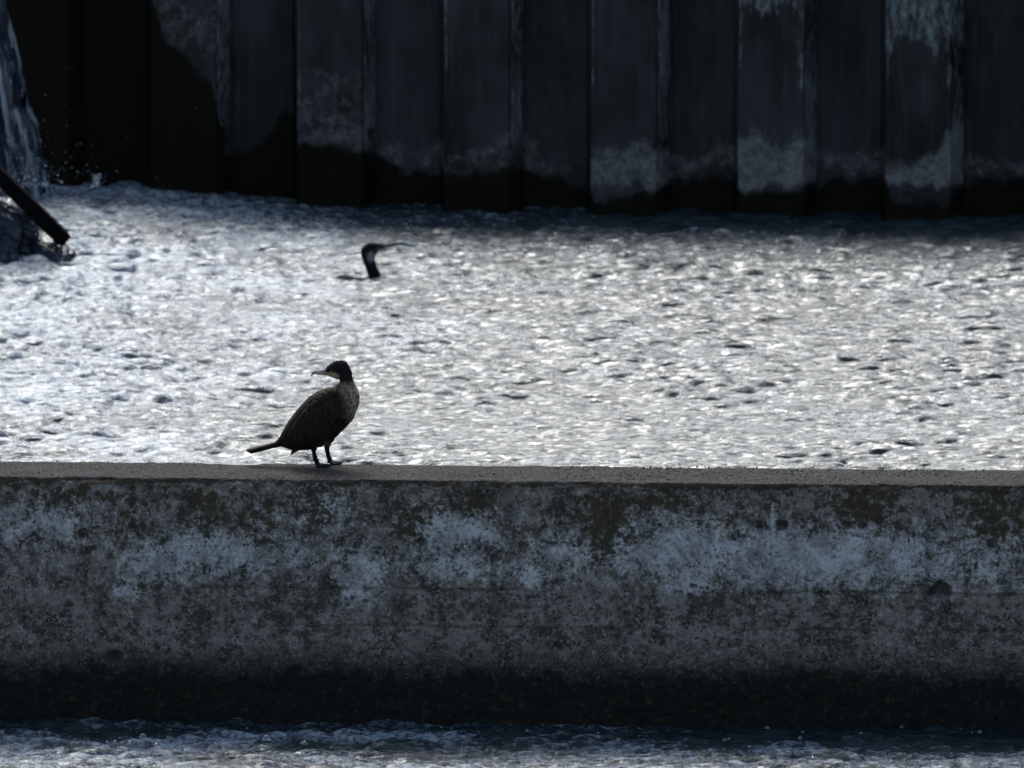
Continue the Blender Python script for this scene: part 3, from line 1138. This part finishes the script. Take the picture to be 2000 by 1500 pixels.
def perched_cormorant():
    K = 0.000448            # metres for each unit of the outline sheet
    ox, oz = 1000.0, 1335.0

    def S(a, b, w, yo=0.0):
        return ((a[0] - ox) * K, (oz - a[1]) * K, (b[0] - ox) * K, (oz - b[1]) * K, w, yo)
    V, Fc = [], []
    body = [S((500, 1095), (545, 1135), 0.012), S((540, 1050), (600, 1155), 0.028), S((585, 970), (690, 1172), 0.048), S((630, 890), (830, 1180), 0.064),
            S((690, 805), (985, 1140), 0.078, -.004), S((748, 730), (1115, 1058), 0.088, -.008), S((812, 660), (1225, 955), 0.092, -.012), S((885, 595), (1312, 850), 0.090, -.016),
            S((965, 550), (1362, 740), 0.080, -.016), S((1055, 522), (1387, 640), 0.066, -.014), S((1128, 505), (1378, 570), 0.052, -.010), S((1160, 478), (1345, 505), 0.040, -.006),
            S((1174, 448), (1318, 448), 0.033, -.004), S((1170, 425), (1310, 400), 0.030, -.003), S((1155, 436), (1292, 330), 0.029, -.003), S((1125, 428), (1252, 258), 0.029, -.003),
            S((1088, 408), (1195, 230), 0.028, -.003), S((1060, 394), (1115, 250), 0.025, -.003), S((1038, 387), (1052, 290), 0.019, -.003), S((1018, 388), (1018, 328), 0.013, -.003),
            S((965, 386), (965, 344), 0.0110, -.003), S((920, 380), (922, 344), 0.0090, -.003), S((900, 386), (898, 348), 0.0085, -.003), S((884, 402), (882, 360), 0.0075, -.003), S((884, 416), (878, 394), 0.005, -.003)]
    loft(body, 150, 40, V, Fc)
    # folded wings lie proud of the flanks
    for sgn in (-1, 1):
        wing = [S((1010, 590), (1120, 690), 0.014, sgn * 0.060), S((900, 650), (1110, 800), 0.024, sgn * 0.076), S((800, 745), (1040, 930), 0.026, sgn * 0.080), S((720, 850), (930, 1050), 0.024, sgn * 0.072),
                S((655, 960), (810, 1130), 0.018, sgn * 0.056), S((610, 1050), (700, 1165), 0.012, sgn * 0.038), S((570, 1100), (600, 1150), 0.006, sgn * 0.022)]
        loft(wing, 50, 22, V, Fc)
    # wing tip or vent plume that hangs below the belly
    loft([S((690, 1120), (800, 1160), 0.016, -.035), S((672, 1180), (740, 1178), 0.010, -.040), S((658, 1222), (682, 1212), 0.005, -.042), S((655, 1235), (660, 1230), 0.003, -.042)], 20, 14, V, Fc)
    # tail: stiff flat fan
    loft([S((600, 1050), (640, 1130), 0.014), S((520, 1088), (560, 1143), 0.018), S((420, 1116), (468, 1162), 0.024), S((300, 1146), (352, 1192), 0.030), S((212, 1168), (272, 1210), 0.034), S((196, 1176), (258, 1217), 0.030)], 50, 20, V, Fc, 0.55)
    # thighs and legs
    for (yo, pts) in ((-0.045, [((820, 1080), (980, 1080), .034), ((865, 1140), (950, 1135), .022), ((882, 1180), (930, 1175), .0115), ((890, 1225), (937, 1215), .0105), ((900, 1270), (950, 1255), .0105), ((915, 1305), (965, 1288), .011), ((912, 1328), (975, 1322), .013)]),
                      (0.030, [((960, 1020), (1140, 1010), .038), ((985, 1085), (1112, 1085), .028), ((1008, 1140), (1078, 1130), .018), ((1016, 1180), (1068, 1175), .012), ((1026, 1225), (1074, 1220), .011), ((1036, 1270), (1086, 1262), .011), ((1045, 1300), (1100, 1290), .012), ((1040, 1326), (1105, 1320), .013)])):
        loft([S(a, b, w, yo) for (a, b, w) in pts], 34, 16, V, Fc)
    # webbed feet: four toes joined by webs, flat on the concrete
    def foot(cx, cy, ang0, angs):
        for i, (a, ln) in enumerate(angs):
            a = math.radians(a + ang0)
            dx, dy = math.cos(a), math.sin(a)
            b = len(V)
            n, seg = 9, 10
            for j in range(n):
                t = j / (n - 1)
                r = 0.0085 * (1 - 0.45 * t) * (1.15 if j in (3, 6) else 1.0)
                if j == n - 1:
                    r = 0.0025
                c = (cx + dx * ln * t, cy + dy * ln * t, 0.0045 + 0.006 * (1 - t))
                for k in range(seg):
                    th = 2 * math.pi * k / seg
                    V.append((c[0] - dy * r * math.cos(th), c[1] + dx * r * math.cos(th), max(-0.003, c[2] + r * 0.8 * math.sin(th))))
            for q in grid_faces(seg, n, True):
                Fc.append(tuple(int(b + k) for k in q))
            Fc.append(tuple(b + k for k in range(seg))[::-1])
            Fc.append(tuple(b + (n - 1) * seg + k for k in range(seg)))
        # web
        b = len(V)
        ring = [(cx, cy)]
        for (a, ln) in angs:
            a = math.radians(a + ang0)
            ring.append((cx + math.cos(a) * ln * 0.88, cy + math.sin(a) * ln * 0.88))
        m = len(ring)
        for (x, y) in ring:
            V.append((x, y, -0.002))
        for (x, y) in ring:
            V.append((x, y, 0.0048))
        Fc.append(tuple(b + k for k in range(m))[::-1])
        Fc.append(tuple(b + m + k for k in range(m)))
        for k in range(m):
            k2 = (k + 1) % m
            Fc.append((b + k, b + k2, b + m + k2, b + m + k))
    foot((940 - ox) * K, -0.045, -35, ((-52, 0.048), (-14, 0.062), (16, 0.068), (44, 0.060)))
    foot((1070 - ox) * K, 0.030, -12, ((-46, 0.046), (-14, 0.060), (12, 0.065), (36, 0.058)))
    me = remeshed("cormorant", V, Fc, 0.0023, 3)
    co = coords(me)
    zx = co[:, 0] / K + ox
    zz = oz - co[:, 2] / K
    # ruffle the plumage a little
    nr = np.zeros(len(me.vertices) * 3, np.float32)
    me.vertices.foreach_get("normal", nr)
    nr = nr.reshape(-1, 3)
    plum = sstep(1190, 1140, zz) * sstep(1010, 1060, zx + 200 * (zz > 470))
    ruffle = (fbm(zx * 0.035 + co[:, 1] * 40, zz * 0.022, 131, 3) - 0.5) * 0.007 + (fbm(zx * 0.09 + co[:, 1] * 110, zz * 0.05, 132, 2) - 0.5) * 0.004
    co = co + nr * (ruffle * plum)[:, None]
    me.vertices.foreach_set("co", co.astype(np.float32).ravel())
    n = len(co)
    t = np.tile(np.array((0.012, 0.0074, 0.0052, 1.0)), (n, 1))
    brown = sstep(0.3, 0.7, fbm(zx * 0.012, zz * 0.012, 133, 3))
    t = lerp_col(t, (0.021, 0.013, 0.0088), brown * 0.7)
    # chest and foreneck: brown mottled with pale
    chest = sstep(-70, 90, (zx - 1250) + (zz - 700) * -0.15 + 60 * (fbm(zx * 0.02, zz * 0.02, 134, 2) - .5)) * sstep(440, 560, zz) * sstep(1010, 900, zz)
    neck = sstep(430, 480, zz) * sstep(600, 520, zz) * sstep(1150, 1180, zx)
    t = lerp_col(t, (0.064, 0.043, 0.031), np.clip(chest + 0.6 * neck, 0, 1))
    # crown black, face and throat pouch yellowish, bill grey
    head = zz < 445
    t = lerp_col(t, (0.012, 0.010, 0.011), head * 0.9)
    face = np.exp(-(((zx - 1085) / 66) ** 2 + ((zz - 386) / 34) ** 2) ** 2) * sstep(325, 348, zz)
    t = lerp_col(t, (0.36, 0.27, 0.13), np.clip(face * 1.1, 0, 1) * head)
    cheek = np.exp(-(((zx - 1135) / 40) ** 2 + ((zz - 405) / 32) ** 2) ** 2)
    t = lerp_col(t, (0.30, 0.25, 0.18), cheek * 0.7 * head)
    bill = sstep(1042, 1022, zx) * (zz < 420) * (zz > 320)
    t = lerp_col(t, (0.30, 0.27, 0.24), bill)
    t = lerp_col(t, (0.030, 0.028, 0.028), 0.6 * bill * sstep(358, 346, zz))
    legs = sstep(1165, 1185, zz) * (zx > 860)
    t = lerp_col(t, (0.010, 0.010, 0.011), legs)
    mott = np.clip(chest * 0.95 + neck * 0.35, 0, 1) + 0.45 * np.exp(-(((zx - 1030) / 40) ** 2 + ((zz - 1110) / 45) ** 2))
    rim = sstep(470, 560, zz) * sstep(1130, 1000, zz) * (1 - chest)
    ob = finish_bird("cormorant", me, t, mott, rim)
    for sgn in (-1, 1):
        v, f = [], []
        n1, n2 = 14, 10
        for j in range(n2):
            th = math.pi * (j + 0.02) / (n2 - 0.96)
            for i in range(n1):
                a = 2 * math.pi * i / n1
                v.append((0.0042 * math.sin(th) * math.cos(a), 0.0032 * math.cos(th), 0.0042 * math.sin(th) * math.sin(a)))
        e = mesh_from("eye", v, grid_faces(n1, n2, True), M_EYE, parent=ob)
        e.location = ((1098 - ox) * K, -0.003 + sgn * 0.0245, (oz - 335) * K)
    p = on_z(440 + 1000 / 5.357, 910.5, WALL_TOP)
    ob.location = (p.x, wall_y(p.x) + WALL_W - 0.058, WALL_TOP + 0.001)
    ob.scale = (1.02, 1.02, 1.02)
    tag(ob, "dark brown cormorant standing on the low wall with its head turned back over its tail", "cormorant")
    return ob


perched_cormorant()


def swimming_cormorant():
    K = 0.000288
    ox, oz = 880.0, 1045.0

    def S(a, b, w, yo=0.0):
        return ((a[0] - ox) * K, (oz - a[1]) * K, (b[0] - ox) * K, (oz - b[1]) * K, w, yo)
    V, Fc = [], []
    grow = lambda q, g: ((q[0] + q[2]) / 2 + (q[0] - q[2]) / 2 * g, (q[1] + q[3]) / 2 + (q[1] - q[3]) / 2 * g, (q[0] + q[2]) / 2 - (q[0] - q[2]) / 2 * g, (q[1] + q[3]) / 2 - (q[1] - q[3]) / 2 * g, q[4] * g, q[5])
    neck = [S((845, 1300), (1090, 1250), 0.040), S((845, 1150), (1060, 1130), 0.034), S((800, 1040), (1000, 1030), 0.029), S((738, 885), (935, 905), 0.027), S((692, 765), (888, 790), 0.026), S((660, 660), (870, 705), 0.026), S((656, 570), (880, 640), 0.027),
            S((690, 488), (908, 590), 0.027), S((762, 425), (942, 556), 0.026), S((860, 400), (988, 528), 0.024), S((965, 412), (1032, 500), 0.018), S((1060, 430), (1078, 484), 0.011),
            S((1180, 416), (1190, 464), 0.0085), S((1290, 392), (1308, 440), 0.007), S((1345, 396), (1350, 438), 0.005), S((1358, 420), (1358, 440), 0.003)]
    loft([grow(q, 1.28 if k < 11 else 1.55) for k, q in enumerate(neck)], 90, 28, V, Fc)
    # body floating awash: only the shoulders and back break the surface
    body = [(0.09, -0.005, 0.06, -0.15, 0.020, 0), (0.055, 0.004, 0.03, -0.17, 0.055, 0), (-0.02, -0.004, -0.02, -0.19, 0.085, 0), (-0.10, -0.008, -0.09, -0.19, 0.095, 0), (-0.17, 0.008, -0.17, -0.18, 0.085, 0), (-0.26, -0.020, -0.26, -0.15, 0.060, 0), (-0.34, -0.045, -0.34, -0.11, 0.030, 0), (-0.38, -0.06, -0.38, -0.09, 0.012, 0)]
    loft(body, 50, 28, V, Fc)
    # tail under water
    loft([(-0.33, -0.06, -0.33, -0.10, 0.02, 0), (-0.44, -0.09, -0.44, -0.105, 0.035, 0), (-0.50, -0.11, -0.50, -0.12, 0.036, 0)], 14, 14, V, Fc)
    me = remeshed("cormorant", V, Fc, 0.0026, 3)
    co = coords(me)
    zx = co[:, 0] / K + ox
    zz = oz - co[:, 2] / K
    n = len(co)
    t = np.tile(np.array((0.006, 0.0065, 0.009, 1.0)), (n, 1))
    white = np.exp(-(((zx - 830) / 85) ** 2 + ((zz - 660) / 105) ** 2) ** 2) * sstep(690, 740, zx)
    t = lerp_col(t, (0.18, 0.20, 0.215), np.clip(white, 0, 1) * (0.55 + 0.6 * fbm(zx * .03, zz * .03, 140, 3)))
    face = np.exp(-(((zx - 975) / 60) ** 2 + ((zz - 510) / 36) ** 2) ** 2)
    t = lerp_col(t, (0.13, 0.10, 0.06), face)
    bill = sstep(1050, 1090, zx) * (zz < 520)
    t = lerp_col(t, (0.10, 0.10, 0.10), bill)
    ob = finish_bird("cormorant", me, t, 0.15 * white, 0 * zx)
    p = on_z(640 + 880 / 10, 440 + 1045 / 10, 0.0)
    ob.location = (p.x, p.y, 0.018)
    tag(ob, "black cormorant with pale throat swimming low, only neck and head above the foam", "cormorant")
    for sgn in (-1, 1):
        v = []
        n1, n2 = 12, 8
        for j in range(n2):
            th = math.pi * (j + 0.02) / (n2 - 0.96)
            for i in range(n1):
                a = 2 * math.pi * i / n1
                v.append((0.004 * math.sin(th) * math.cos(a), 0.003 * math.cos(th), 0.004 * math.sin(th) * math.sin(a)))
        e = mesh_from("eye", v, grid_faces(n1, n2, True), M_EYE, parent=ob)
        e.location = ((930 - ox) * K, sgn * 0.0235, (oz - 470) * K)
    # slender fish across the tip of the bill
    V, Fc = [], []
    fish = [S((1265, 408), (1265, 420), 0.002), S((1300, 390), (1305, 428), 0.006), S((1370, 366), (1380, 428), 0.009), S((1450, 372), (1455, 442), 0.009), S((1540, 402), (1540, 455), 0.007), S((1620, 432), (1620, 462), 0.004), S((1655, 438), (1652, 462), 0.003), S((1705, 428), (1700, 478), 0.0015), S((1725, 432), (1715, 478), 0.001)]
    loft([grow(q, 1.4) for q in fish], 46, 16, V, Fc)
    fo = mesh_from("fish", V, Fc, M_FISH)
    fo.location = (p.x, p.y - 0.004, 0.018)
    tag(fo, "slender grey fish held in the bill of the swimming cormorant", "fish")


swimming_cormorant()
